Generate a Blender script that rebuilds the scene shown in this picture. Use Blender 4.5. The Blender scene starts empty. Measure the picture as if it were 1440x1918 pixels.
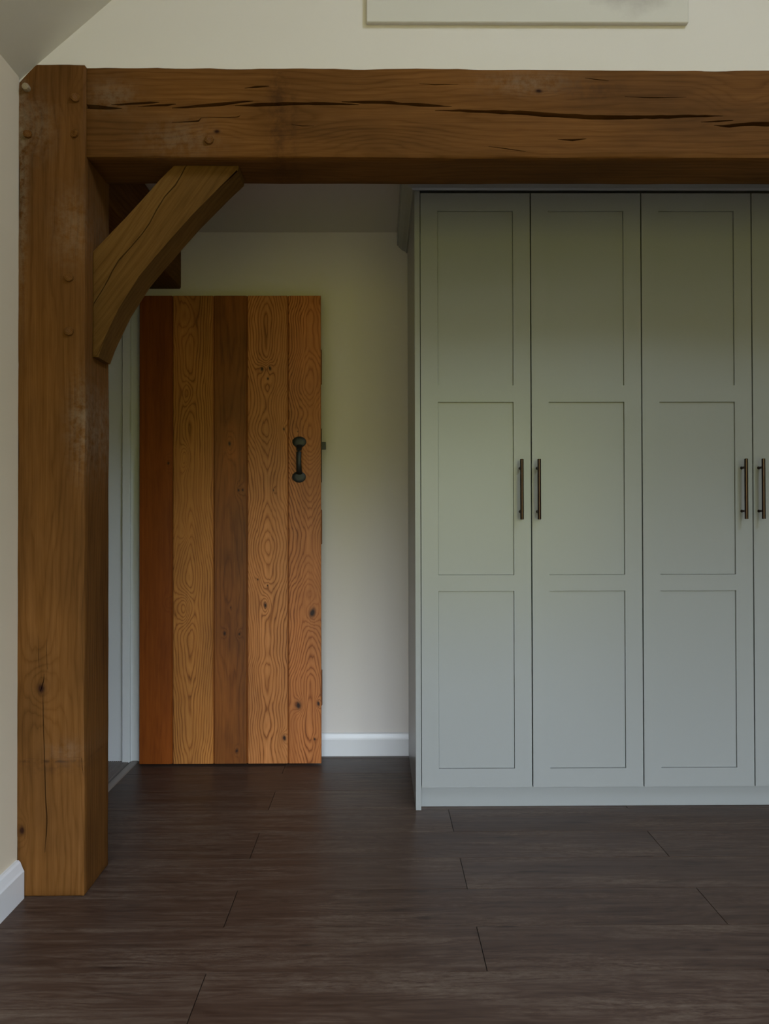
import bpy, bmesh, math, random
from mathutils import Vector, Matrix, noise
random.seed(4)
S = bpy.context.scene
C = S.collection
rad = math.radians

# ------------------------------------------------------------------ camera
H_EYE = 1.035
F_PX = 1480.0
YAW, PITCH, ROLL = rad(.42), rad(.58), rad(-.13)
fw = Vector((math.sin(YAW)*math.cos(PITCH), math.cos(YAW)*math.cos(PITCH), math.sin(PITCH)))
rt0 = Vector((math.cos(YAW), -math.sin(YAW), 0)); up0 = rt0.cross(fw)
RT = rt0*math.cos(ROLL) + up0*math.sin(ROLL)
UP = -rt0*math.sin(ROLL) + up0*math.cos(ROLL)
cam_data = bpy.data.cameras.new('camera')
cam = bpy.data.objects.new('camera', cam_data); C.objects.link(cam)
m = Matrix((RT, UP, -fw)).transposed().to_4x4(); m.translation = Vector((0, 0, H_EYE))
cam.matrix_world = m
cam_data.sensor_fit = 'VERTICAL'; cam_data.sensor_height = 24.0
cam_data.lens = F_PX/1918.0*24.0
cam_data.clip_start = .02
S.camera = cam

def at(px, py, Y):
    """world x, z of a measured photo point lying on the upright plane y = Y"""
    d = RT*((px-720)/F_PX) + UP*((959-py)/F_PX) + fw
    t = Y/d.y
    return (d.x*t, H_EYE + d.z*t)

# ------------------------------------------------------------------ view, world, light
S.view_settings.view_transform = 'Standard'
S.view_settings.look = 'None'
S.view_settings.gamma = 1
S.view_settings.use_curve_mapping = False
S.view_settings.exposure = 1.8
S.cycles.max_bounces = 8
S.cycles.diffuse_bounces = 5
S.cycles.sample_clamp_indirect = 4.0
S.cycles.use_denoising = True

W = bpy.data.worlds.new('garden_daylight'); S.world = W; W.use_nodes = True
nt = W.node_tree; nt.nodes.clear()
def wn(t, **k):
    n = nt.nodes.new(t)
    for a, b in k.items(): setattr(n, a, b)
    return n
tc = wn('ShaderNodeTexCoord'); sp = wn('ShaderNodeSeparateXYZ')
nt.links.new(tc.outputs['Generated'], sp.inputs[0])
ns = wn('ShaderNodeTexNoise'); ns.inputs['Scale'].default_value = 5; ns.inputs['Detail'].default_value = 4
nt.links.new(tc.outputs['Generated'], ns.inputs['Vector'])
ad = wn('ShaderNodeMath', operation='MULTIPLY_ADD'); ad.inputs[1].default_value = .2; ad.inputs[2].default_value = -.1
nt.links.new(ns.outputs['Fac'], ad.inputs[0])
a2 = wn('ShaderNodeMath', operation='ADD')
nt.links.new(sp.outputs['Z'], a2.inputs[0]); nt.links.new(ad.outputs[0], a2.inputs[1])
mr = wn('ShaderNodeMapRange'); mr.inputs[1].default_value = -1; mr.inputs[2].default_value = 1
nt.links.new(a2.outputs[0], mr.inputs[0])
rp = wn('ShaderNodeValToRGB')
e = rp.color_ramp.elements
e[0].position = 0.0; e[0].color = (.085, .085, .04, 1)
e[1].position = 1.0; e[1].color = (.60, .76, 1.0, 1)
for p, c in ((.49, (.09, .09, .012, 1)), (.565, (.11, .125, .012, 1)), (.60, (.72, .82, .97, 1)), (.75, (.66, .80, 1.0, 1))):
    q = e.new(p); q.color = c
nt.links.new(mr.outputs[0], rp.inputs[0])
bg = wn('ShaderNodeBackground'); bg.inputs['Strength'].default_value = 7.5
nt.links.new(rp.outputs[0], bg.inputs[0])
wo = wn('ShaderNodeOutputWorld'); nt.links.new(bg.outputs[0], wo.inputs[0])

def portal(name, loc, target, sx, sy):
    """marks a window opening so that daylight is sampled through it"""
    l = bpy.data.lights.new(name, 'AREA'); l.shape = 'RECTANGLE'; l.size = sx; l.size_y = sy
    l.cycles.is_portal = True
    o = bpy.data.objects.new(name, l); C.objects.link(o)
    o.location = loc
    o.rotation_euler = (Vector(target)).to_track_quat('-Z', 'Y').to_euler()
    return o
# measured planes of the room
XL, XLR, XR = -.997, -1.033, 3.7          # near left wall, rear left wall, right wall
YB, YR, YG = -2.1, 3.490, 2.200           # wall behind the camera, rear wall, gable wall over the beam
ZC, ZE = 2.310, 2.268                     # rear ceiling, eaves of the vaulted ceiling
TAN = .873
XM = (XL+XR)/2; ZM = ZE + (XM-XL)*TAN     # ridge
W1 = (-.85, 2.1, .06, 2.25)                 # glazed doors behind the camera: x0,x1,z0,z1
W2 = (1.65, 2.3, -1.2, .3) 
             # roof light in the right-hand slope: x0,x1,y0,y1
portal('garden_door_portal', ((W1[0]+W1[1])/2, YB+.02, (W1[2]+W1[3])/2), (0, 1, 0), W1[1]-W1[0], W1[3]-W1[2])
xs = (W2[0]+W2[1])/2; zs = ZE+(XR-xs)*TAN
portal('roof_light_portal', (xs-.02, (W2[2]+W2[3])/2, zs-.02), (-TAN, 0, -1), W2[3]-W2[2], (W2[1]-W2[0])*math.hypot(1, TAN))

# ------------------------------------------------------------------ node helpers
class V:
    def __init__(s, nt, sock): s.nt, s.k = nt, sock
    def _m(s, op, *o, clamp=False):
        n = s.nt.nodes.new('ShaderNodeMath'); n.operation = op; n.use_clamp = clamp
        for i, x in enumerate((s,)+o):
            if isinstance(x, V): s.nt.links.new(x.k, n.inputs[i])
            else: n.inputs[i].default_value = x
        return V(s.nt, n.outputs[0])
    def __add__(s, o): return s._m('ADD', o)
    def __sub__(s, o): return s._m('SUBTRACT', o)
    def __mul__(s, o): return s._m('MULTIPLY', o)
    def __truediv__(s, o): return s._m('DIVIDE', o)
    def sqrt(s): return s._m('SQRT')
    def exp(s): return s._m('EXPONENT')
    def fract(s): return s._m('FRACT')
    def clamp(s): return s._m('ADD', 0.0, clamp=True)
    __radd__ = __add__; __rmul__ = __mul__

class M:
    def __init__(s, name):
        s.mat = bpy.data.materials.new(name); s.mat.use_nodes = True
        s.nt = s.mat.node_tree; s.b = s.nt.nodes['Principled BSDF']
        t = s.nt.nodes.new('ShaderNodeTexCoord'); x = s.nt.nodes.new('ShaderNodeSeparateXYZ')
        s.nt.links.new(t.outputs['Object'], x.inputs[0])
        s.x, s.y, s.z = (V(s.nt, x.outputs[i]) for i in range(3))
    def vec(s, a, b, c):
        n = s.nt.nodes.new('ShaderNodeCombineXYZ')
        for i, q in enumerate((a, b, c)):
            if isinstance(q, V): s.nt.links.new(q.k, n.inputs[i])
            else: n.inputs[i].default_value = q
        return n.outputs[0]
    def noise(s, a, b, c, detail=2, rough=.5, dist=0):
        n = s.nt.nodes.new('ShaderNodeTexNoise'); n.inputs['Scale'].default_value = 1
        n.inputs['Detail'].default_value = detail; n.inputs['Roughness'].default_value = rough
        n.inputs['Distortion'].default_value = dist
        s.nt.links.new(s.vec(a, b, c), n.inputs['Vector'])
        return V(s.nt, n.outputs['Fac'])
    def ramp(s, v, pts):
        n = s.nt.nodes.new('ShaderNodeValToRGB'); e = n.color_ramp.elements
        pts = [(p, c if isinstance(c, tuple) else (c, c, c)) for p, c in pts]
        e[0].position, e[0].color = pts[0][0], pts[0][1]+(1,)
        e[1].position, e[1].color = pts[-1][0], pts[-1][1]+(1,)
        for p, c in pts[1:-1]:
            q = e.new(p); q.color = c+(1,)
        s.nt.links.new(v.k, n.inputs[0]); return n.outputs[0]
    def rampv(s, v, pts): return V(s.nt, s.ramp(v, pts))
    def mix(s, f, a, b, mode='MIX'):
        n = s.nt.nodes.new('ShaderNodeMix'); n.data_type = 'RGBA'; n.blend_type = mode
        for i, q in ((0, f), (6, a), (7, b)):
            if isinstance(q, V): s.nt.links.new(q.k, n.inputs[i])
            elif isinstance(q, bpy.types.NodeSocket): s.nt.links.new(q, n.inputs[i])
            elif isinstance(q, tuple): n.inputs[i].default_value = q+(1,)
            else: n.inputs[i].default_value = q
        return n.outputs[2]
    def color(s, sock):
        if isinstance(sock, tuple): s.b.inputs['Base Color'].default_value = sock+(1,)
        else: s.nt.links.new(sock, s.b.inputs['Base Color'])
    def rough(s, v):
        if isinstance(v, V): s.nt.links.new(v.k, s.b.inputs['Roughness'])
        else: s.b.inputs['Roughness'].default_value = v
    def bump(s, v, strength=.3, dist=.002):
        n = s.nt.nodes.new('ShaderNodeBump'); n.inputs['Strength'].default_value = strength
        n.inputs['Distance'].default_value = dist
        s.nt.links.new(v.k, n.inputs['Height']); s.nt.links.new(n.outputs[0], s.b.inputs['Normal'])

def plaster(name, col, bump=.15):
    m = M(name)
    n = m.noise(m.x*2, m.y*2, m.z*2, 3)
    m.color(m.mix(n, tuple(c*.96 for c in col), tuple(min(1, c*1.03) for c in col)))
    m.rough(.85)
    m.bump(m.noise(m.x*90, m.y*90, m.z*90, 3), bump, .001)
    return m.mat

def paint(name, col, rough=.4, bump=.05):
    m = M(name); m.color(col); m.rough(rough)
    m.bump(m.noise(m.x*220, m.y*220, m.z*220, 2), bump, .0004)
    return m.mat

def oak(name, along, dark, mid, light, spec=.25, u0=0., freq=90, e=.02, gf=6, gs=1.1, wob=.02, knots=(), seed=0.,
        rough=.42, pore=.35, contrast=1., blotch=.35, bump=.25, knot_col=(.022, .006, .002), stains=(), w0=0.):
    """oak: growth rings bent round knots, pores along the grain, wide tonal blotches"""
    m = M(name)
    ax = {'x': m.x, 'y': m.y, 'z': m.z}
    v = ax.pop(along)
    if along == 'z': u, w = m.x, m.y
    elif along == 'x': u, w = m.z, m.y
    else: u, w = m.x, m.z
    n1 = m.noise(u*3., v*1.3, w*3.+seed, 2)-.5
    n2 = m.noise(u*22., v*3.5, w*22.+seed*2, 2)-.5
    nv = m.noise(v*gs, seed*7.3, u*.8, 3, .42)-.5
    du = u - u0 + (w-w0)*.8 + n1*(wob*2)
    r = (du*du + e*e).sqrt()*freq + nv*(gf*2) + n1*2.2 + n2*1.5 + (m.noise(u*75., v*9., w*22.+seed, 1)-.5)*.7
    kd = None
    for (ku, kv, su, sv, amp, core) in knots:
        a = (u-ku+n2*.01)/su; b = (v-kv+n2*.02)/sv
        d2 = a*a + b*b
        r = r + (d2*-1.).exp()*amp
        if core > 0:
            a = (u-ku+n2*.02)/core; b = (v-kv+n2*.03)/(core*1.5)
            k = ((a*a+b*b)*-1.).exp()
            kd = k if kd is None else kd + k
    f = r.fract()
    vis = m.rampv(m.noise(u*9., v*2.2, seed*3., 2), [(.3, .25), (.62, 1.)])
    ring = m.rampv(f, [(0, 0.0), (.13, .45), (.32, .9), (.60, 1.0), (.88, .72), (1, 0.0)])
    st = m.noise(u*420., v*9., w*420., 3, .6)
    st2 = m.noise(u*90., v*2.2, w*90.+seed, 3, .6)
    t = (ring-.8)*vis*(.62*contrast) + .5*contrast + st*pore + st2*.36 + (.34-.40*contrast-pore*.5)+.02
    col = m.ramp(t.clamp(), [(.18, dark), (.5, mid), (.85, light)])
    bl = m.rampv(m.noise(u*5., v*1.6, w*5.+seed*3, 4, .6), [(.3, 1-blotch), (.7, 1.0)])
    cm = m.nt.nodes.new('ShaderNodeCombineColor')
    for i in range(3): m.nt.links.new(bl.k, cm.inputs[i])
    col = m.mix(1.0, col, cm.outputs[0], 'MULTIPLY')
    for (su_, sv_, wu, wv, scol, amt) in stains:
        a = (u-su_)/wu; b = (v-sv_)/wv
        k = ((a*a+b*b)*-1.).exp() * m.rampv(m.noise(u*38., v*38., w*38.+seed, 4, .7), [(.35, 0.), (.62, 1.)])
        col = m.mix((k*amt).clamp(), col, scol)
    if kd is not None: col = m.mix((kd*1.25).clamp(), col, knot_col)
    m.color(col)
    m.rough((st*.16+rough-.06).clamp()); m.b.inputs['Specular IOR Level'].default_value = spec
    m.bump(t, bump, .0015)
    return m.mat

# ------------------------------------------------------------------ mesh helpers
def tag(o, label=None, cat=None, group=None, kind=None):
    if label: o['label'] = label
    if cat: o['category'] = cat
    if group: o['group'] = group
    if kind: o['kind'] = kind
    return o

def empty(name, loc, label=None, cat=None, group=None, kind=None):
    o = bpy.data.objects.new(name, None); C.objects.link(o); o.location = loc
    o.empty_display_size = .05
    return tag(o, label, cat, group, kind)

def link(name, bm, mat, parent=None, smooth=False, local=False):
    bmesh.ops.recalc_face_normals(bm, faces=bm.faces)
    me = bpy.data.meshes.new(name); bm.to_mesh(me); bm.free()
    me.materials.append(mat)
    if smooth:
        for p in me.polygons: p.use_smooth = True
        me.set_sharp_from_angle(angle=rad(35))
    o = bpy.data.objects.new(name, me); C.objects.link(o)
    if parent:
        o.parent = parent
        if not local:     # vertices were given in room coordinates
            t = Vector(parent.location); q = parent.parent
            while q: t += Vector(q.location); q = q.parent
            o.matrix_parent_inverse = Matrix.Translation(-t)
    return o

def box(bm, x0, x1, y0, y1, z0, z1, bev=0., seg=1):
    r = bmesh.ops.create_cube(bm, size=1)
    vs = r['verts']
    for v in vs:
        v.co = Vector(((x0+x1)/2+v.co.x*(x1-x0), (y0+y1)/2+v.co.y*(y1-y0), (z0+z1)/2+v.co.z*(z1-z0)))
    if bev > 0:
        es = list({e for v in vs for e in v.link_edges})
        bmesh.ops.bevel(bm, geom=es, offset=bev, segments=seg, affect='EDGES', profile=.5)

def boxo(name, dims, mat, parent=None, bev=0., seg=1, smooth=False, local=False):
    bm = bmesh.new(); box(bm, *dims, bev=bev, seg=seg)
    return link(name, bm, mat, parent, smooth, local)

def prism(bm, pts, axis, a0, a1):
    """polygon (list of 2D points) swept along an axis"""
    def P(p, a):
        return {'x': (a, p[0], p[1]), 'y': (p[0], a, p[1]), 'z': (p[0], p[1], a)}[axis]
    lo = [bm.verts.new(P(p, a0)) for p in pts]; hi = [bm.verts.new(P(p, a1)) for p in pts]
    bm.faces.new(lo); bm.faces.new(hi[::-1])
    n = len(pts)
    for i in range(n): bm.faces.new((lo[i], lo[(i+1) % n], hi[(i+1) % n], hi[i]))

def gridbox(x0, x1, y0, y1, z0, z1, n, amp=.002, edge=.003, freq=3., seed=0., shape=None):
    """closed timber block with lattice faces, softened arrises and uneven sawn faces"""
    bm = bmesh.new(); V_ = {}
    nx, ny, nz = n
    def pos(a0, a1, i, k):
        L = a1-a0
        if i == 0: return a0
        if i == k: return a1
        if i == 1: return a0+edge*1.6
        if i == k-1: return a1-edge*1.6
        return a0 + L*(i-1)/(k-2)
    def g(i, j, k):
        key = (i, j, k)
        if key in V_: return V_[key]
        p = Vector((pos(x0, x1, i, nx), pos(y0, y1, j, ny), pos(z0, z1, k, nz)))
        ex = [(1 if i == 0 else -1 if i == nx else 0), (1 if j == 0 else -1 if j == ny else 0), (1 if k == 0 else -1 if k == nz else 0)]
        if sum(abs(q) for q in ex) >= 2:
            rr = edge*(.35+.65*abs(noise.noise(p*7+Vector((seed, 3, 1)))))
            p += Vector(ex)*rr
        s = Vector((p.x*freq, p.y*freq, p.z*freq+seed))
        d = Vector((noise.noise(s+Vector((5, 0, 0))), noise.noise(s+Vector((0, 9, 0))), noise.noise(s+Vector((0, 0, 13)))))
        p += Vector((d.x*abs(ex[0]), d.y*abs(ex[1]), d.z*abs(ex[2])))*amp
        if shape: p = shape(p, ex)
        V_[key] = bm.verts.new(p); return V_[key]
    def face(a, b, c, d): bm.faces.new((a, b, c, d))
    for i in range(nx):
        for j in range(ny):
            for k in (0, nz): face(g(i, j, k), g(i+1, j, k), g(i+1, j+1, k), g(i, j+1, k))
    for i in range(nx):
        for k in range(nz):
            for j in (0, ny): face(g(i, j, k), g(i+1, j, k), g(i+1, j, k+1), g(i, j, k+1))
    for j in range(ny):
        for k in range(nz):
            for i in (0, nx): face(g(i, j, k), g(i, j+1, k), g(i, j+1, k+1), g(i, j, k+1))
    return bm

def crack(bm, pts, Y, depth, scale=1.):
    """wedge-shaped shake: pts are (px, py, half width px) on the plane y=Y, narrowing inward"""
    # densify with a little jitter so that the lips are ragged
    P = []
    for a, b in zip(pts, pts[1:]):
        k = max(1, int(math.hypot(b[0]-a[0], b[1]-a[1])/14))
        for i in range(k):
            t = i/k
            P.append([a[j]+(b[j]-a[j])*t for j in range(3)])
    P.append(list(pts[-1]))
    front, back = [], []
    for i, (px, py, hw) in enumerate(P):
        a = P[max(0, i-1)]; b = P[min(len(P)-1, i+1)]
        tx, ty = b[0]-a[0], b[1]-a[1]; L = math.hypot(tx, ty) or 1
        nx_, ny_ = -ty/L, tx/L
        hw = max(.25, hw*scale)
        j1, j2 = random.uniform(-.22, .22)*hw, random.uniform(-.22, .22)*hw
        dep = depth*(.35+.65*min(1, hw/2.5))
        p1 = at(px+nx_*(hw+j1), py+ny_*(hw+j1), Y); p2 = at(px-nx_*(hw+j2), py-ny_*(hw+j2), Y); pc = at(px, py, Y)
        k = .012
        f1 = (p1[0]+(p1[0]-pc[0])*.3, p1[1]+(p1[1]-pc[1])*.3); f2 = (p2[0]+(p2[0]-pc[0])*.3, p2[1]+(p2[1]-pc[1])*.3)
        q1 = ((p1[0]-pc[0])*.45+pc[0], (p1[1]-pc[1])*.45+pc[1]); q2 = ((p2[0]-pc[0])*.45+pc[0], (p2[1]-pc[1])*.45+pc[1])
        front.append((bm.verts.new((f1[0], Y-k, f1[1])), bm.verts.new((f2[0], Y-k, f2[1]))))
        back.append((bm.verts.new((q1[0], Y+dep, q1[1])), bm.verts.new((q2[0], Y+dep, q2[1]))))
    for i in range(len(P)-1):
        a, b, c, d = front[i], front[i+1], back[i], back[i+1]
        bm.faces.new((a[0], a[1], b[1], b[0])); bm.faces.new((c[0], d[0], d[1], c[1]))
        bm.faces.new((a[0], b[0], d[0], c[0])); bm.faces.new((a[1], c[1], d[1], b[1]))
    for i in (0, -1):
        bm.faces.new((front[i][0], back[i][0], back[i][1], front[i][1]))

def carve(o, cutters):
    """cut every shake out of a timber"""
    bm = bmesh.new()
    for fn in cutters: fn(bm)
    bmesh.ops.recalc_face_normals(bm, faces=bm.faces)
    me = bpy.data.meshes.new('cut'); bm.to_mesh(me); bm.free()
    c = bpy.data.objects.new('cut', me); C.objects.link(c)
    md = o.modifiers.new('cut', 'BOOLEAN'); md.object = c; md.operation = 'DIFFERENCE'; md.solver = 'EXACT'; md.use_self = True
    dg = bpy.context.evaluated_depsgraph_get(); dg.update()
    new = bpy.data.meshes.new_from_object(o.evaluated_get(dg))
    o.modifiers.clear(); old = o.data; o.data = new
    bpy.data.objects.remove(c); bpy.data.meshes.remove(me); bpy.data.meshes.remove(old)
    new.name = o.name
    return o

def tube(bm, pts, radii, seg=12, flat=None):
    rings = []
    for i, p in enumerate(pts):
        p = Vector(p); a = Vector(pts[max(0, i-1)]); b = Vector(pts[min(len(pts)-1, i+1)])
        t = (b-a).normalized(); s = t.cross(Vector((0, 0, 1)) if abs(t.z) < .9 else Vector((0, 1, 0))).normalized(); w = t.cross(s)
        r = radii[i] if isinstance(radii, (list, tuple)) else radii
        r1, r2 = r if isinstance(r, tuple) else (r, r)
        rings.append([bm.verts.new(p + s*math.cos(2*math.pi*k/seg)*r1 + w*math.sin(2*math.pi*k/seg)*r2) for k in range(seg)])
    for a, b in zip(rings, rings[1:]):
        for k in range(seg): bm.faces.new((a[k], a[(k+1) % seg], b[(k+1) % seg], b[k]))
    bm.faces.new(rings[0]); bm.faces.new(rings[-1][::-1])

# ------------------------------------------------------------------ materials
M_wall = plaster('cream_wall_plaster', (.675, .62, .58))
M_wall_left = plaster('cream_plaster_warm_bounce', (.66, .565, .43))  # cream wall paint tinted warm, standing in for warm bounced light
M_ceil = plaster('ceiling_plaster', (.62, .58, .52))
M_white = paint('white_satin_joinery', (.69, .68, .685), .35)
M_sage = paint('sage_grey_satin_paint', (.262, .265, .255), .30, .04)
M_black = paint('forged_black_iron', (.012, .012, .012), .5, .6)
m_ = M('dark_bronze_metal'); m_.color((.050, .032, .030)); m_.b.inputs['Metallic'].default_value = 1.; m_.rough(.22); M_bronze = m_.mat
m_ = M('wardrobe_interior'); m_.color((.05, .045, .04)); m_.rough(.8); M_inside = m_.mat

OD, OM, OL = (.058, .018, .0025), (.140, .054, .0100), (.245, .105, .029)
pz = at(78, 1288, 2.19); wt = (.34, .29, .22)
M_post = oak('green_oak_post', 'z', OD, OM, OL, spec=.10, u0=-.93, freq=60, e=.03, gf=3, wob=.03, w0=2.19,
             knots=[(pz[0], pz[1], .045, .075, 5, .010), (-.985, .18, .02, .04, 3, .008), (-.835, 2.21, .03, .05, 2, .006), (-.96, 2.13, .03, .05, 2, 0)],
             seed=1.3, rough=.66, pore=.3, contrast=.28, blotch=.5, bump=.3,
             stains=[(-.95, 2.13, .05, .08, wt, .2), (-.99, 2.0, .016, .30, wt, .35), (-.85, 1.85, .05, .1, wt, .16), (-.82, 1.3, .035, .12, wt, .25), (-.92, .372, .11, .004, (.03, .01, .003), .9), (-.90, .355, .11, .02, (.04, .014, .004), .45), (-.86, .40, .05, .03, wt, .10)])
M_beam = oak('green_oak_beam', 'x', OD, OM, OL, spec=.10, u0=2.17, freq=70, e=.03, gf=3, wob=.03, w0=2.198,
             knots=[(2.21, 1.02, .06, .12, 3, 0), (2.09, .0, .05, .15, 3, 0), (2.235, .45, .02, .06, 2, .006), (2.12, -.45, .03, .08, 2, .005)], seed=4.1, rough=.66, pore=.3, contrast=.28, blotch=.5, bump=.3,
             stains=[(2.17, -.28, .16, .028, (.04, .014, .004), .75), (2.14, -.235, .12, .012, (.04, .014, .004), .5), (2.1, -.55, .05, .1, wt, .14), (2.26, .42, .03, .12, wt, .2), (2.24, .6, .03, .1, (.05, .02, .007), .5), (2.22, -.74, .04, .06, wt, .2)])
M_dark = oak('wall_plate_oak', 'y', OD, OM, OL, spec=.10, u0=-.95, freq=60, seed=2.2, rough=.7, contrast=.3, blotch=.5)  # same oak colours as the post and beam
M_peg = oak('oak_peg', 'y', spec=.08, dark=(.055, .018, .003), mid=(.13, .05, .010), light=(.21, .095, .025), freq=200, seed=6, rough=.55, contrast=.4)
M_pale_peg = oak('pale_oak_peg', 'y', (.24, .17, .10), (.36, .27, .17), (.45, .36, .25), freq=200, seed=7, rough=.6, contrast=.3)

# ------------------------------------------------------------------ room shell
def struct(name, bm, mat, label, cat):
    return tag(link(name, bm, mat), label, cat, kind='structure')

# floor: laminate planks 1.286 m x 0.203 m, staggered by half a length, in one mesh
PW, PL, PY0, PX0 = .2028, 1.286, 1.8205, -.3965
def floor_mesh():
    bm = bmesh.new(); lay = bm.faces.layers.float.new('plank')
    def add(x0, x1, y0, y1, val):
        n0 = len(bm.faces)
        bm.faces.ensure_lookup_table()
        g = .0011; b = .0
        x0 += g; x1 -= g; y0 += g; y1 -= g
        a = [bm.verts.new(p) for p in ((x0, y0, -.003), (x1, y0, -.003), (x1, y1, -.003), (x0, y1, -.003))]
        c = [bm.verts.new(p) for p in ((x0+b, y0+b, 0), (x1-b, y0+b, 0), (x1-b, y1-b, 0), (x0+b, y1-b, 0))]
        fs = [bm.faces.new(c)] + [bm.faces.new((a[i], a[(i+1) % 4], c[(i+1) % 4], c[i])) for i in range(4)]
        for f in fs: f[lay] = val
    k0 = int(math.floor((YB-PY0)/PW)); k1 = int(math.ceil((YR-PY0)/PW))
    for k in range(k0, k1):
        y0, y1 = PY0+k*PW, PY0+(k+1)*PW
        y0 = max(y0, YB); y1 = min(y1, YR+.01)
        xj = PX0 + (PL/2 if k % 2 == 0 else 0)
        while xj > XLR-.02: xj -= PL
        while xj < XR:
            x0, x1 = max(xj, XLR), min(xj+PL, XR)
            if x1 > x0+.02: add(x0, x1, y0, y1, random.random())
            xj += PL
    n0 = len(bm.faces); box(bm, XLR, XR, YB, YR+.01, -.06, -.0035)
    bm.faces.ensure_lookup_table()
    for f in bm.faces[n0:]: f[lay] = -5.
    return bm
m = M('grey_brown_laminate')
at_ = m.nt.nodes.new('ShaderNodeAttribute'); at_.attribute_name = 'plank'
r = V(m.nt, at_.outputs['Fac'])
v, u = m.x + r*37., m.y + r*11.
n1 = m.noise(v*1.1, u*7., r*9., 3)-.5
n2 = m.noise(v*2.6, u*55., r*5., 5, .65)-.5
rg = ((n1*18. + u*26. + m.noise(v*5., u*18., r, 2)*2.).fract())
rg = m.rampv(rg, [(0, 0.), (.25, .8), (.6, 1.), (1, 0.)])-.6
patch = m.rampv(m.noise(v*1.5, u*10., r*3., 6, .7), [(.42, 0.), (.66, 1.)])
weave = m.noise(v*45., u*170., r, 4, .7)-.5
fine = m.noise(v*14., u*420., r, 3, .6)-.5
t = rg*.12 + n2*.75 + patch*(weave*1.0+.22) + fine*.22 + r*.12 + .30
col = m.ramp(t.clamp(), [(.08, (.028, .014, .009)), (.42, (.064, .037, .025)), (.85, (.140, .100, .072))])
spots = m.rampv(m.noise(v*3.5, u*20., r*4., 3, .6), [(.27, 1.), (.36, 0.)])
col = m.mix((spots*.7).clamp(), col, (.017, .009, .006))
base = m.rampv(r*-1., [(.5, 0.), (.9, 1.)])
col = m.mix(base, col, (.006, .004, .003))
m.color(col); m.rough((patch*.10+.37).clamp()); m.b.inputs['Specular IOR Level'].default_value = .16; m.bump(t, .12, .0008)
M_floor = m.mat
struct('floor', floor_mesh(), M_floor, 'dark grey-brown wood-look laminate floor in wide staggered boards', 'floor')

# left wall of the near room
bm = bmesh.new(); box(bm, XL-.25, XL, YB, 2.192, -.06, ZE+.05)
box(bm, XL-.25, XLR, 2.192, 2.62, -.06, ZC+.1)
box(bm, XLR-.14, XLR, 2.62, 3.412, 2.022, ZC+.1)      # over the doorway
box(bm, XLR-.14, XLR, 3.437, YR+.15, -.06, ZC+.1)
box(bm, XLR-.14, XLR, 3.412, 3.437, 2.022, ZC+.1)
struct('wall_left', bm, M_wall_left, 'cream plastered side wall on the left with a doorway behind the post', 'wall')
# rear wall
bm = bmesh.new(); box(bm, XLR, XR+.15, YR, YR+.15, -.06, ZC+.1)
struct('wall_back', bm, M_wall, 'cream rear wall behind the open oak door', 'wall')
bm = bmesh.new(); box(bm, XR, XR+.15, YB, YR, -.06, ZE+.2)
struct('wall_right', bm, M_wall, 'cream side wall far to the right', 'wall')
# gable wall above the beam
bm = bmesh.new(); box(bm, XL-.02, -.94, YG+.001, 2.372, 2.235, 2.2925)
prism(bm, [(XL-.02, 2.292), (XL-.02, ZE+.03), (XM, ZM+.05), (XR+.02, ZE+.03), (XR+.02, 2.292)], 'y', YG, 2.372)
struct('wall_front', bm, M_wall, 'cream gable wall above the long oak beam', 'wall')
# wall behind the camera, with the glazed garden doors
bm = bmesh.new()
x0, x1, z0, z1 = W1
box(bm, XL-.1, x0, YB-.2, YB, -.06, z1); box(bm, x1, XR+.1, YB-.2, YB, -.06, z1); box(bm, x0, x1, YB-.2, YB, -.06, z0)
prism(bm, [(XL-.1, z1), (XL-.1, ZE+.03), (XM, ZM+.1), (XR+.1, ZE+.03), (XR+.1, z1)], 'y', YB-.2, YB)
struct('wall_rear', bm, M_wall, 'cream gable wall behind the camera with garden doors', 'wall')
bm = bmesh.new()
nb = 4
for i in range(nb+1):
    xx = x0+(x1-x0)*i/nb; w_ = .045 if i in (0, nb) else .06
    box(bm, max(x0, xx-w_), min(x1, xx+w_), YB-.1, YB-.03, z0, z1)
box(bm, x0, x1, YB-.1, YB-.03, z0, z0+.12); box(bm, x0, x1, YB-.1, YB-.03, z1-.08, z1)
struct('window_1', bm, M_white, 'white framed garden doors behind the camera', 'window')
# vaulted ceiling: left slope, right slope with a roof light
def slope(bm, xa, xb, ya, yb, side):
    def zz(x): return ZE+(x-XL)*TAN if side < 0 else ZE+(XR-x)*TAN
    t = .12
    prism(bm, [(xa, zz(xa)), (xb, zz(xb)), (xb, zz(xb)+t), (xa, zz(xa)+t)], 'y', ya, yb)
bm = bmesh.new(); slope(bm, XL-.15, XM+.03, YB-.02, YG+.004, -1)
a, b, c, d = W2
slope(bm, XM-.03, a, YB-.02, YG+.004, 1); slope(bm, b, XR+.15, YB-.02, YG+.004, 1)
slope(bm, a, b, YB-.02, c, 1); slope(bm, a, b, d, YG+.004, 1)
struct('ceiling', bm, M_ceil, 'pale sloping plaster ceiling rising over the near room', 'ceiling')
bm = bmesh.new()
for (xa, xb, ya, yb) in ((a, a+.05, c, d), (b-.05, b, c, d), (a, b, c, c+.05), (a, b, d-.05, d)): slope(bm, xa, xb, ya, yb, 1)
struct('window_2', bm, M_white, 'white framed roof light in the slope behind the camera', 'window')
bm = bmesh.new(); box(bm, XLR-.01, XR+.1, 2.37, YR+.01, ZC, ZC+.12)
struct('ceiling_rear', bm, M_ceil, 'low flat plaster ceiling behind the beam', 'ceiling')

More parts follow.
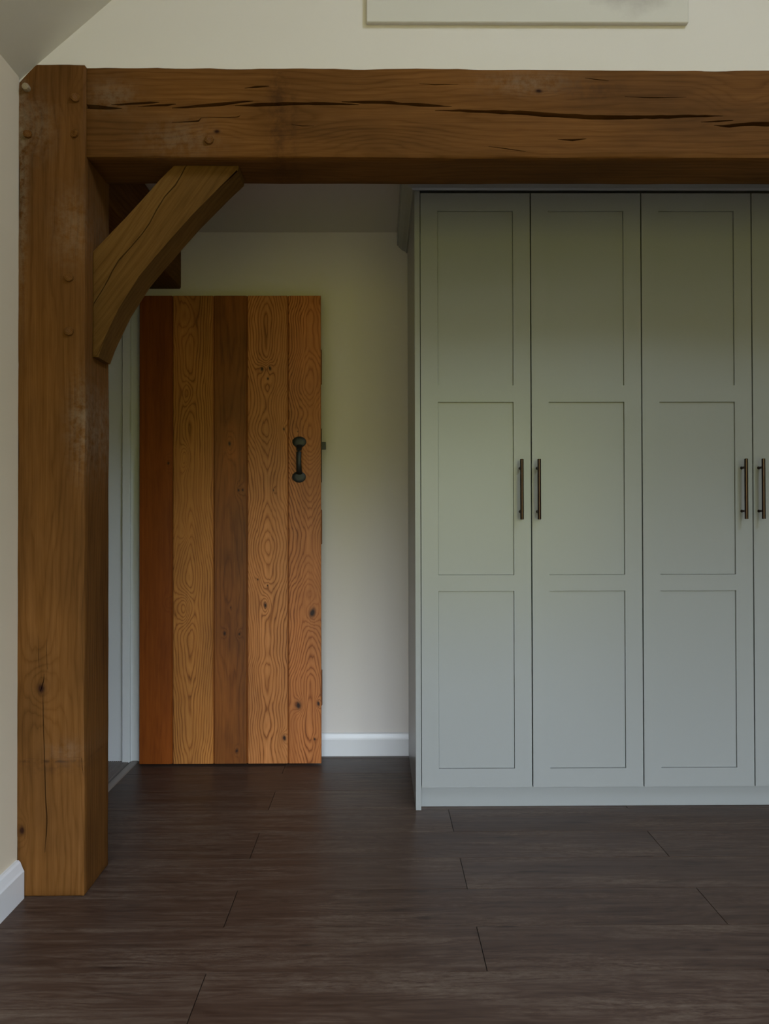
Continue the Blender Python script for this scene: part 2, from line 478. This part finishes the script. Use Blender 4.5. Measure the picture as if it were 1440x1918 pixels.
# skirting boards
def skirt_profile(h=.100, t=.016):
    return [(0, 0), (t, 0), (t, h*.72), (t*.85, h*.78), (t*.55, h*.95), (t*.35, h), (0, h)]
bm = bmesh.new(); prism(bm, [(XL+a, b) for a, b in skirt_profile(.104, .023)], 'y', YB+.001, 2.184)
struct('baseboard_left', bm, M_white, 'white skirting board along the left wall, ending at the post', 'skirting board')
bm = bmesh.new(); prism(bm, [(YR-a, b) for a, b in skirt_profile()], 'x', XLR+.001, .1295)
struct('baseboard_back', bm, M_white, 'white skirting board between the open door and the wardrobe', 'skirting board')

# doorway lining in the left wall: jamb, stop, head; near jamb
M_lin = paint('white_satin_lining', (.68, .69, .70), .38)
bm = bmesh.new()
box(bm, XLR-.150, XLR+.002, 3.412, 3.437, .0005, 2.022, bev=.001)
box(bm, XLR-.150, XLR+.002, 2.620, 2.645, .0005, 2.022, bev=.001)
box(bm, XLR-.150, XLR+.002, 2.645, 3.412, 1.997, 2.022, bev=.001)
t1 = tag(link('trim_1', bm, M_lin), 'white painted lining of the doorway behind the post', 'door frame', kind='structure')
bm = bmesh.new()
box(bm, XLR-.066, XLR-.033, 3.394, 3.412, .0005, 1.997, bev=.0015)
box(bm, XLR-.066, XLR-.033, 2.645, 2.663, .0005, 1.997, bev=.0015)
box(bm, XLR-.066, XLR-.033, 2.663, 3.394, 1.979, 1.997, bev=.0015)
link('door_stop', bm, M_lin, t1)
m = M('brushed_grey_threshold'); n = m.noise(m.x*900, m.y*12, m.z, 3)
m.color(m.mix(n, (.20, .17, .145), (.28, .25, .22))); m.rough(.45); M_thr = m.mat
bm = bmesh.new(); prism(bm, [(XLR+.001, -.003), (XLR, .002), (XLR-.004, .0045), (XLR-.026, .0045), (XLR-.030, .002), (XLR-.030, -.003)], 'y', 2.646, 3.411)
tag(link('trim_2', bm, M_thr), 'grey threshold strip across the doorway', 'threshold', kind='structure')
# ribbed mat in the doorway
m = M('ribbed_grey_mat'); n = m.noise(m.x*300, m.y*300, m.z*300, 3)
m.color(m.mix(n, (.12, .10, .085), (.24, .21, .185))); m.rough(.95); M_mat = m.mat
bm = bmesh.new(); pts = [(XLR-.60, -.003)]
x = XLR-.60
while x < XLR-.040:
    pts += [(x, .001), (x+.002, .0035), (x+.0055, .0035), (x+.0075, .001)]; x += .0085
pts.append((pts[-1][0], -.003))
prism(bm, pts, 'y', 2.30, 3.50)
tag(link('ribbed_mat', bm, M_mat), 'grey ribbed mat on the floor just inside the doorway', 'mat')
# the small hall beyond the doorway
bm = bmesh.new(); box(bm, -2.4, XLR-.0, 1.6, 4.4, -.06, -.0038)
struct('floor_hall', bm, M_mat, 'floor of the side hall beyond the doorway', 'floor')
bm = bmesh.new(); box(bm, -2.5, -2.4, 1.6, 4.4, -.06, 2.5); box(bm, -2.4, XLR-.25, 1.5, 1.6, -.06, 2.5)
box(bm, -2.4, XLR-.14, 4.4, 4.5, -.06, 2.5)
box(bm, XLR-.14, XLR, 3.65, 4.5, -.06, 2.5)
struct('wall_hall', bm, M_wall, 'cream walls of the side hall beyond the doorway', 'wall')
bm = bmesh.new(); box(bm, -2.5, XLR-.13, 1.5, 4.5, 2.4, 2.5)
struct('ceiling_hall', bm, M_ceil, 'ceiling of the side hall', 'ceiling')

# ------------------------------------------------------------------ oak frame
PF, PB = 2.190, 2.388      # front and back of the post
def post_shape(p, ex):
    # clipped top left corner and waney left arris
    if p.z > 2.225 and p.x < -.90:
        lim = -1.0 + (p.z-2.250)*1.0
        if p.x < lim: p.x = lim
    if p.x < -.99:
        p.x += .004*noise.noise(Vector((p.z*5, 2.2, 1)))+ .004*max(0, noise.noise(Vector((p.z*16, 0, 7))))
    return p
post = empty('oak_post', ((-.997-.812)/2, (PF+PB)/2, 0), 'thick upright oak post with peg heads, standing on the floor against the left wall', 'timber post')
bm = gridbox(-.9995, -.812, PF, PB, .0005, 2.305, (10, 10, 90), amp=.0016, edge=.004, freq=5., seed=2.)
for v_ in bm.verts: post_shape(v_.co, None)
po = link('shaft', bm, M_post, post, smooth=True)
def pc(pts, Y, d): return lambda bm: crack(bm, pts, Y, d)
carve(po, [pc([(80, 1300, .4), (80.5, 1320, .9), (81.6, 1368, .9), (83, 1421, 1.1), (85, 1492, 1.3), (88, 1537, 1.5), (87, 1560, 1.1), (84, 1597, .4)], PF, .02),
           pc([(71, 1190, .3), (72, 1225, .8), (73, 1252, .4)], PF, .012), pc([(87, 1195, .3), (87.5, 1230, .8), (88, 1254, .4)], PF, .012),
           pc([(82, 1262, .4), (82, 1272, 1.2), (79, 1284, 1.4), (75, 1296, .5)], PF, .012),
           pc([(44, 1421, .4), (70, 1422, .7), (78, 1422, .7)], PF, .003), pc([(90, 1421, .6), (120, 1420, .7), (154, 1418, .6)], PF, .003),
           pc([(153, 1420, 1.), (154, 1440, 1.2), (156, 1452, .4)], PF, .006)])

def peg(px, py, Y, mat, parent, rpx=7.5, out=.009, tilt=0):
    x, z = at(px, py, Y); r_ = rpx*Y/F_PX
    bm = bmesh.new(); n = 9; a0 = random.random()
    rings = []
    for (k, yy) in ((1.02, .02), (1., -out*.75), (.9, -out), (.45, -out*1.1)):
        rings.append([bm.verts.new((x+math.cos(a0+2*math.pi*i/n)*r_*k*(1+.06*math.sin(3*i)), Y+yy+ (tilt*math.cos(2*math.pi*i/n)*r_ if yy < 0 else 0), z+math.sin(a0+2*math.pi*i/n)*r_*k)) for i in range(n)])
    for a, b in zip(rings, rings[1:]):
        for i in range(n): bm.faces.new((a[i], a[(i+1) % n], b[(i+1) % n], b[i]))
    bm.faces.new(rings[0]); bm.faces.new(rings[-1])
    return link('peg', bm, mat, parent)
o = peg(51, 166, PF, M_pale_peg, post, 7, .014); o['label'] = 'pale freshly cut peg head at the top left corner'
peg(142, 184, PF, M_peg, post, 8.5, .007, .3); peg(140, 251, PF, M_peg, post, 8, .007, -.3); peg(53, 252, PF, M_peg, post, 8, .008, .3)
peg(130, 520, PF, M_peg, post, 8.5, .007, .2); peg(130, 621, PF, M_peg, post, 8.5, .007, .2)

BF, BB = 2.198, 2.375
def sag(v):
    # slightly wavy upper arris against the plaster
    if v.z > 2.27: v.z += max(0, .0065*(1-(v.x+.81)/1.9)) + .0022*noise.noise(Vector((v.x*3.1, 0, 3)))
beam = empty('oak_beam', ((-.812+1.75)/2, (BF+BB)/2, 2.048), 'long horizontal oak beam with a deep split along its face, spanning from the post', 'timber beam')
bm = gridbox(-.818, 2.6, BF, BB, 2.0475, 2.2955, (120, 8, 12), amp=.0018, edge=.0035, freq=4., seed=5.)
for v_ in bm.verts: sag(v_.co)
bo = link('main_timber', bm, M_beam, beam, smooth=True)
CR = [
 [(158, 200, 3.6), (185, 200.3, 3.6), (205, 202, 2.4), (228, 203, .5)],
 [(208, 195.5, .4), (225, 196.2, 1.6), (250, 193.8, 2.3), (280, 192.5, 1.9), (298, 191.8, .4)],
 [(258, 200, .4), (285, 198, 1.4), (312, 196.5, 2.4), (330, 195, .4)],
 [(322, 202.5, .5), (350, 201, 1.8), (400, 197, 2.8), (432, 193, 2.6), (455, 190.4, 1.6), (474, 189.5, .4)],
 [(440, 198, .5), (480, 196, 3), (515, 195, 3), (560, 194.3, 2.7), (620, 194, 2.2), (655, 195.5, 1.4), (672, 196, .4)],
 [(640, 190.6, .5), (680, 191.3, 2.4), (730, 191.6, 2.6), (752, 194.5, 2.), (800, 197, 2.8), (846, 199.5, .4)],
 [(815, 207, .5), (860, 207, 1.9), (940, 210, 3.2), (1000, 213, 3.6), (1060, 217, 4.2), (1094, 219.5, 3.6), (1150, 220, 3.4), (1250, 219, 3), (1320, 217.5, 1.9), (1354, 217.5, .4)],
 [(1312, 229, .4), (1345, 227.5, 1.4), (1373, 225.5, .4)],
 [(1337, 235, .5), (1365, 236.5, 2.6), (1385, 233.3, 3), (1410, 232, 3.4), (1450, 233, 3.5), (1500, 235, 3), (1600, 237, 2), (1700, 238, .4)],
 [(458, 165, .4), (480, 163, 1.9), (504, 161, .4)],
 [(322, 229.5, .4), (350, 228.5, 1.), (372, 227, 1.3), (377, 221, .4)],
 [(377, 221, .3), (410, 220.5, .6), (446, 219, .8), (450, 216, .3)],
 [(1044, 261, .3), (1072, 262.5, 2.2), (1098, 260, .3)],
 [(915, 274, .3), (945, 278, 1.), (985, 284, .3)],
 [(545, 233, .3), (565, 236, .8), (588, 236, .3)],
 [(1095, 146, .3), (1118, 149, .9), (1140, 151, .3)],
 [(785, 157, .3), (815, 159, .8), (858, 158, .3)],
 [(1170, 181, .3), (1215, 183, 1.), (1285, 182, .3)],
]
carve(bo, [pc(c, BF, .045) for c in CR])
peg(392, 263, BF, M_peg, beam, 8.5, .007, .2)

# curved knee brace, set back behind the face of the beam
KF, KB = 2.246, 2.354
zu = 2.0475; xp = -.8125
outer = [(-.582, zu), (-.62, 2.007), (-.67, 1.950), (-.72, 1.895), (-.77, 1.843), (xp, 1.801)]
inner = [(xp, 1.500), (-.797, 1.500), (-.775, 1.560), (-.738, 1.638), (-.680, 1.730), (-.635, 1.785), (-.591, 1.836), (-.53, 1.905), (-.47, 1.966), (-.400, 2.032), (-.398, zu)]
OB = (.050, .020, .0035), (.118, .054, .011), (.190, .096, .026)
M_brace = oak('rough_oak_brace', 'z', *OB, spec=.10, u0=-.6, freq=50, e=.03, gf=3, wob=.05, seed=9.1, rough=.8, pore=.4, contrast=.25, blotch=.45, bump=.5, w0=2.246)
# turn the grain along the diagonal of the brace
_nt = M_brace.node_tree
_mp = _nt.nodes.new('ShaderNodeMapping'); _mp.inputs['Rotation'].default_value = (0, rad(-37), 0)
_t = next(n for n in _nt.nodes if n.type == 'TEX_COORD'); _s = next(n for n in _nt.nodes if n.type == 'SEPXYZ')
_nt.links.new(_t.outputs['Object'], _mp.inputs[0]); _nt.links.new(_mp.outputs[0], _s.inputs[0])
bm = bmesh.new(); prism(bm, outer+inner, 'y', KF, KB)
es = [e_ for e_ in bm.edges if abs(e_.verts[0].co.y-e_.verts[1].co.y) < 1e-6]
bmesh.ops.bevel(bm, geom=es, offset=.0035, segments=2, affect='EDGES')
br = link('oak_brace', bm, M_brace, smooth=True)
tag(br, 'curved diagonal oak brace between the post and the underside of the beam', 'timber brace')
carve(br, [pc([(352, 303, 1.), (340, 327, 1.1), (328, 347, 1.2), (308, 369, 1.2), (293, 393, 1.2), (280, 418, 1.), (267, 437, 1.), (245, 463, 1.), (222, 488, 1.1), (210, 508, 1.3), (203, 523, 1.2), (188, 549, 1.), (171, 576, .8)], KF, .03)])

# dark wall-plate timber over the doorway, running back to the rear wall
bm = gridbox(XLR+.001, -.870, PB+.004, YR-.001, 2.057, 2.2955, (6, 30, 6), amp=.0015, edge=.004, freq=4, seed=8.)
tag(link('wall_plate_timber', bm, M_dark, smooth=True), 'dark oak timber high over the doorway, half hidden behind the brace', 'timber beam')

# ------------------------------------------------------------------ open plank door
DF = 3.350
door = empty('door_1', (-1.0115, DF, 0), 'open ledged oak plank door standing in front of the rear wall', 'door', kind='structure')
ed = [-1.0121, -.8724, -.6987, -.5565, -.3838, -.2448]
Z0, Z1 = .008, 1.989
def P(px, py): return at(px, py, DF)
def kn(px, py, su, sv, amp, core):
    x, z = P(px, py); return (x, z, su, sv, amp, core)
cols = [((.085, .016, .001), (.210, .046, .003), (.320, .085, .009)),
        ((.145, .042, .006), (.345, .120, .022), (.540, .222, .052)),
        ((.090, .022, .002), (.225, .064, .008), (.380, .128, .022)),
        ((.190, .050, .010), (.400, .136, .030), (.640, .252, .078)),
        ((.165, .038, .006), (.370, .112, .024), (.590, .210, .060))]
spec = [dict(u0=-.93, freq=150, e=.25, gf=2, wob=.01, contrast=.2, pore=.45, blotch=.3, seed=11., knots=[kn(315, 868, .02, .03, 3, .004), kn(316, 1130, .02, .03, 2, 0)]),
        dict(u0=-.80, freq=95, e=.012, gf=9, gs=1.5, wob=.012, contrast=.8, pore=.3, blotch=.38, seed=12.,
             knots=[kn(352, 735, .022, .06, 4, 0), kn(347, 855, .018, .055, 5, 0), kn(352, 590, .03, .10, 4, 0), kn(345, 1000, .02, .05, 3, 0), kn(346, 1140, .035, .07, 7, 0)]),
        dict(u0=-.63, freq=110, e=.08, gf=4, wob=.02, contrast=.35, pore=.4, blotch=.6, seed=13.,
             knots=[kn(431, 829, .02, .05, 3, .006), kn(447, 918, .015, .03, 2, .004), kn(455, 917, .01, .02, 1, .003), kn(432, 1138, .01, .02, 1, .002), kn(421, 1186, .012, .02, 2, .005), kn(449, 1186, .012, .02, 2, .003), kn(443, 1407, .01, .02, 2, .005)]),
        dict(u0=-.470, freq=95, e=.016, gf=24, gs=1.3, wob=.010, contrast=.95, pore=.30, blotch=.34, seed=14.,
             knots=[kn(490, 692, .02, .03, 3, .006), kn(505, 690, .02, .03, 3, .006), kn(500, 712, .02, .03, 2, .004), kn(498, 1132, .018, .04, 4, .007), kn(483, 1085, .01, .02, 1, .003), kn(503, 1094, .01, .02, 1, .003), kn(532, 1383, .015, .03, 3, .008), kn(532, 803, .015, .03, 2, .004), kn(513, 917, .01, .02, 1, .003)]),
        dict(u0=-.292, freq=85, e=.014, gf=26, gs=1.3, wob=.010, contrast=1.05, pore=.30, blotch=.34, seed=15.,
             knots=[kn(585, 1148, .028, .05, 5, .011), kn(559, 1321, .022, .035, 4, .011), kn(596, 1318, .015, .025, 3, .007), kn(588, 1386, .01, .02, 1, .004), kn(558, 808, .01, .02, 1, .002)])]
M_planks = [oak('oak_door_board_%s' % 'abcde'[i], 'z', *cols[i], rough=.42, bump=.22, w0=DF, **spec[i]) for i in range(5)]
for i in range(5):
    bm = bmesh.new(); g = .0019
    x0, x1 = ed[i]+(0 if i == 0 else g), ed[i+1]-(0 if i == 4 else g)
    b = .0028
    lb = 0.0012 if i == 0 else b; rb = .0012 if i == 4 else b
    prism(bm, [(x0, DF+lb), (x0+lb, DF), (x1-rb, DF), (x1, DF+rb), (x1, DF+.020), (x0, DF+.020)], 'z', Z0, Z1)
    link('door_board', bm, M_planks[i], door)
# tongues seen in the grooves
M_groove = oak('oak_groove', 'z', *cols[0], seed=16., contrast=.2)
bm = bmesh.new()
for x in ed[1:-1]: box(bm, x-.004, x+.004, DF+.006, DF+.019, Z0+.001, Z1-.001)
link('tongue', bm, M_groove, door)
for za, zb in ((1.765, 1.616), (1.080, .932), (.396, .245)):
    boxo('ledge', (-.985, -.2425, DF+.0205, DF+.044, zb, za), M_planks[2], door, bev=.002)
# pull handle: two rounded plates and a bowed grip
hd = empty('pull_handle', (-.337, DF, 1.294)); hd.parent = door; hd.matrix_parent_inverse = Matrix.Translation(-Vector(door.location))
hd['label'] = 'black forged iron pull handle'
def bean(px, py, rx, rz):
    x, z = P(px, py); bm = bmesh.new(); n = 28; rings = []
    for k, yy in ((1, 0), (1, -.003), (.86, -.0055), (.45, -.0075)):
        rings.append([bm.verts.new((x+math.cos(2*math.pi*i/n)*rx*k, DF+yy, z+math.sin(2*math.pi*i/n)*rz*k)) for i in range(n)])
    for a, b in zip(rings, rings[1:]):
        for i in range(n): bm.faces.new((a[i], a[(i+1) % n], b[(i+1) % n], b[i]))
    bm.faces.new(rings[0]); bm.faces.new(rings[-1]); 
    return bm
def nest(o, parent, root):
    o.parent = parent; o.matrix_parent_inverse = Matrix.Translation(-Vector(parent.location))
for (px, py) in ((560.5, 828), (560, 893.5)):
    o = link('plate', bean(px, py, .0295, .0235), M_black, smooth=True); nest(o, hd, door)
bm = bmesh.new(); xg, zt = P(561, 834); zb = P(561, 888)[1]
pts = []; rr = []
for i in range(17):
    t = i/16; z = zt+(zb-zt)*t; bow = math.sin(math.pi*t)**.6
    pts.append((xg, DF-.003-.032*bow, z)); rr.append((.0098+.0030*(1-bow)+.0010*math.sin(math.pi*t), .005+.001*math.sin(math.pi*t)))
tube(bm, pts, rr, 12)
o = link('grip', bm, M_black, smooth=True); nest(o, hd, door)
# latch: bar poking out past the free edge, and its guide plate behind
xa, za = P(600, 827); xb, zb = P(609.5, 841)
o = boxo('latch_bar', (-.36, xb, DF+.0205, DF+.030, zb, za), M_black, door, bev=.001)
o['label'] = 'black latch bar poking out beyond the edge of the door'
zc, zd = P(600, 903)[1], P(600, 801)[1]
boxo('latch_plate', (-.275, -.2428, DF+.0302, DF+.034, zc, zd), M_black, door, bev=.001)

# ------------------------------------------------------------------ wardrobes
WF = 2.825; T = .020
X0 = .1300; XS = [.1500, .5472, .9449, 1.3430, 1.7407]
DZ0, DZ1 = .0805, 2.2080
def door_mesh(w):
    """frame of stiles and rails, local: x 0..w, y 0 = face, z absolute"""
    bm = bmesh.new(); b = .0008
    rails = [(DZ0, .1470), (.7800, .8375), (1.4570, 1.5165), (2.1448, DZ1)]
    s = .061
    # front outline with three openings as a grid of boxes welded into one frame
    xs = [0, s, w-s, w]; zs = [q for r_ in rails for q in r_]
    vs = {}
    def g(i, k, y):
        if (i, k, y) not in vs: vs[(i, k, y)] = bm.verts.new((xs[i], y, zs[k]))
        return vs[(i, k, y)]
    solid = [[not (i == 1 and k in (1, 3, 5)) for k in range(7)] for i in range(3)]
    for i in range(3):
        for k in range(7):
            if not solid[i][k]: continue
            for y in (0, T): bm.faces.new((g(i, k, y), g(i+1, k, y), g(i+1, k+1, y), g(i, k+1, y)))
            for (di, dk, a, c) in ((-1, 0, (i, k), (i, k+1)), (1, 0, (i+1, k), (i+1, k+1)), (0, -1, (i, k), (i+1, k)), (0, 1, (i, k+1), (i+1, k+1))):
                ii, kk = i+di, k+dk
                if not (0 <= ii < 3 and 0 <= kk < 7) or not solid[ii][kk]:
                    bm.faces.new((g(*a, 0), g(*c, 0), g(*c, T), g(*a, T)))
    es = [e_ for e_ in bm.edges if abs(e_.verts[0].co.y) < 1e-6 and abs(e_.verts[1].co.y) < 1e-6 and e_.calc_face_angle(0) > 1]
    bmesh.ops.bevel(bm, geom=es, offset=b, segments=1, affect='EDGES')
    return bm
def handle_mesh():
    bm = bmesh.new(); y = -.036
    tube(bm, [(0, y, 1.0355), (0, y, 1.0365), (0, y, 1.2485), (0, y, 1.2495)], [.0055, .0064, .0064, .0055], 20)
    for z in (1.064, 1.219): tube(bm, [(0, y+.003, z), (0, -.002, z), (0, 0, z)], [.0042, .0042, .0055], 14)
    return bm
def wardrobe(xa, xb, label, doors):
    w = empty('wardrobe', ((xa+xb)/2, WF+.33, 0), label, 'wardrobe', 'fitted wardrobe units')
    bm = bmesh.new(); y0, y1 = WF+.0225, YR-.002
    box(bm, xa, xa+.018, y0, y1, .0805, 2.214); box(bm, xb-.018, xb, y0, y1, .0805, 2.214)
    box(bm, xa+.018, xb-.018, y0, y1, .0805, .0985); box(bm, xa+.018, xb-.018, y0, y1, 2.196, 2.214)
    box(bm, xa+.018, xb-.018, y1-.008, y1, .0985, 2.196)
    link('carcass', bm, M_inside, w)
    for (a, b, hside) in doors:
        bm = door_mesh(b-a)
        bm.transform(Matrix.Translation((a, WF, 0)))
        d = link('door', bm, M_sage, w)
        for (za, zb) in ((.147, .780), (.8375, 1.457), (1.5165, 2.1448)):
            o = boxo('panel', (a+.0620, b-.0620, WF+.0065, WF+.016, za+.0010, zb-.0010), M_sage)
            o.parent = d; o.matrix_parent_inverse = Matrix.Identity(4)
        bm = handle_mesh(); bm.transform(Matrix.Translation((a+.0185 if hside < 0 else b-.0385, WF, 0)))
        h = link('handle', bm, M_bronze, smooth=True); h['label'] = 'dark bronze bar handle'
        h.parent = d; h.matrix_parent_inverse = Matrix.Identity(4)
    return w
G = .0022
w1 = wardrobe(XS[0], XS[2]-.0005, 'sage green fitted wardrobe with two tall panelled doors, nearest to the open oak door',
         [(XS[0]+.002, XS[1]-G, 1), (XS[1]+G, XS[2]-G, -1)])
ep = boxo('end_panel', (X0, XS[0]-.0005, WF-.001, YR-.001, .0005, 2.2165), M_sage, w1, bev=.0008)
w2 = wardrobe(XS[2]+.0005, XS[4], 'sage green fitted wardrobe on the right, its second door cut off by the photo edge',
         [(XS[2]+G, XS[3]-G, 1), (XS[3]+G, XS[4]-.002, -1)])
boxo('end_panel', (XS[4]+.0005, XS[4]+.0205, WF-.001, YR-.001, .0005, 2.2165), M_sage, w2, bev=.0008)
# handle bars: measured positions
bm = bmesh.new(); box(bm, XS[0], XS[4], WF+.036, WF+.054, .0005, .0795, bev=.0008)
tag(link('plinth', bm, M_sage), 'sage green plinth board running along the floor under both wardrobes', 'plinth')
# cornice round the top, side and front, with a frieze rail
bm = bmesh.new()
prof = [(0, 2.2170), (.006, 2.2170), (.010, 2.2235), (.024, 2.2300), (.036, 2.2410), (.042, 2.2490), (.046, 2.2510), (.046, 2.3080), (0, 2.3080)]
L1 = [bm.verts.new((X0-a, YR-.001, z)) for a, z in prof]
L2 = [bm.verts.new((X0-a, WF-a, z)) for a, z in prof]
L3 = [bm.verts.new((XS[4]+.0205, WF-a, z)) for a, z in prof]
for A, B in ((L1, L2), (L2, L3)):
    for i in range(len(prof)): bm.faces.new((A[i], A[(i+1) % len(prof)], B[(i+1) % len(prof)], B[i]))
bm.faces.new(L1); bm.faces.new(L3)
tag(link('cornice', bm, M_sage), 'sage green moulded cornice round the top of the wardrobes under the ceiling', 'cornice')

# ------------------------------------------------------------------ canvas on the gable wall
m = M('pale_printed_canvas')
q = m.noise(m.x*9, 1., m.z*12, 5, .6)
near = ((m.x-.70)*(m.x-.70)*-40.+(m.z-2.52)*(m.z-2.52)*-90.).exp()
k = m.rampv(q*near, [(.24, 0.), (.50, .45)])
m.color(m.mix(k, (.60, .56, .515), (.20, .16, .15))); m.rough(.8)
m.bump(m.noise(m.x*700, m.y*700, m.z*700, 1), .1, .0005)
cv = boxo('canvas_picture', (-.031, .868, YG-.016, YG-.001, 2.4205, 3.02), m.mat, bev=.002)
tag(cv, 'large pale canvas with a faint grey smudge, hung above the beam', 'picture')
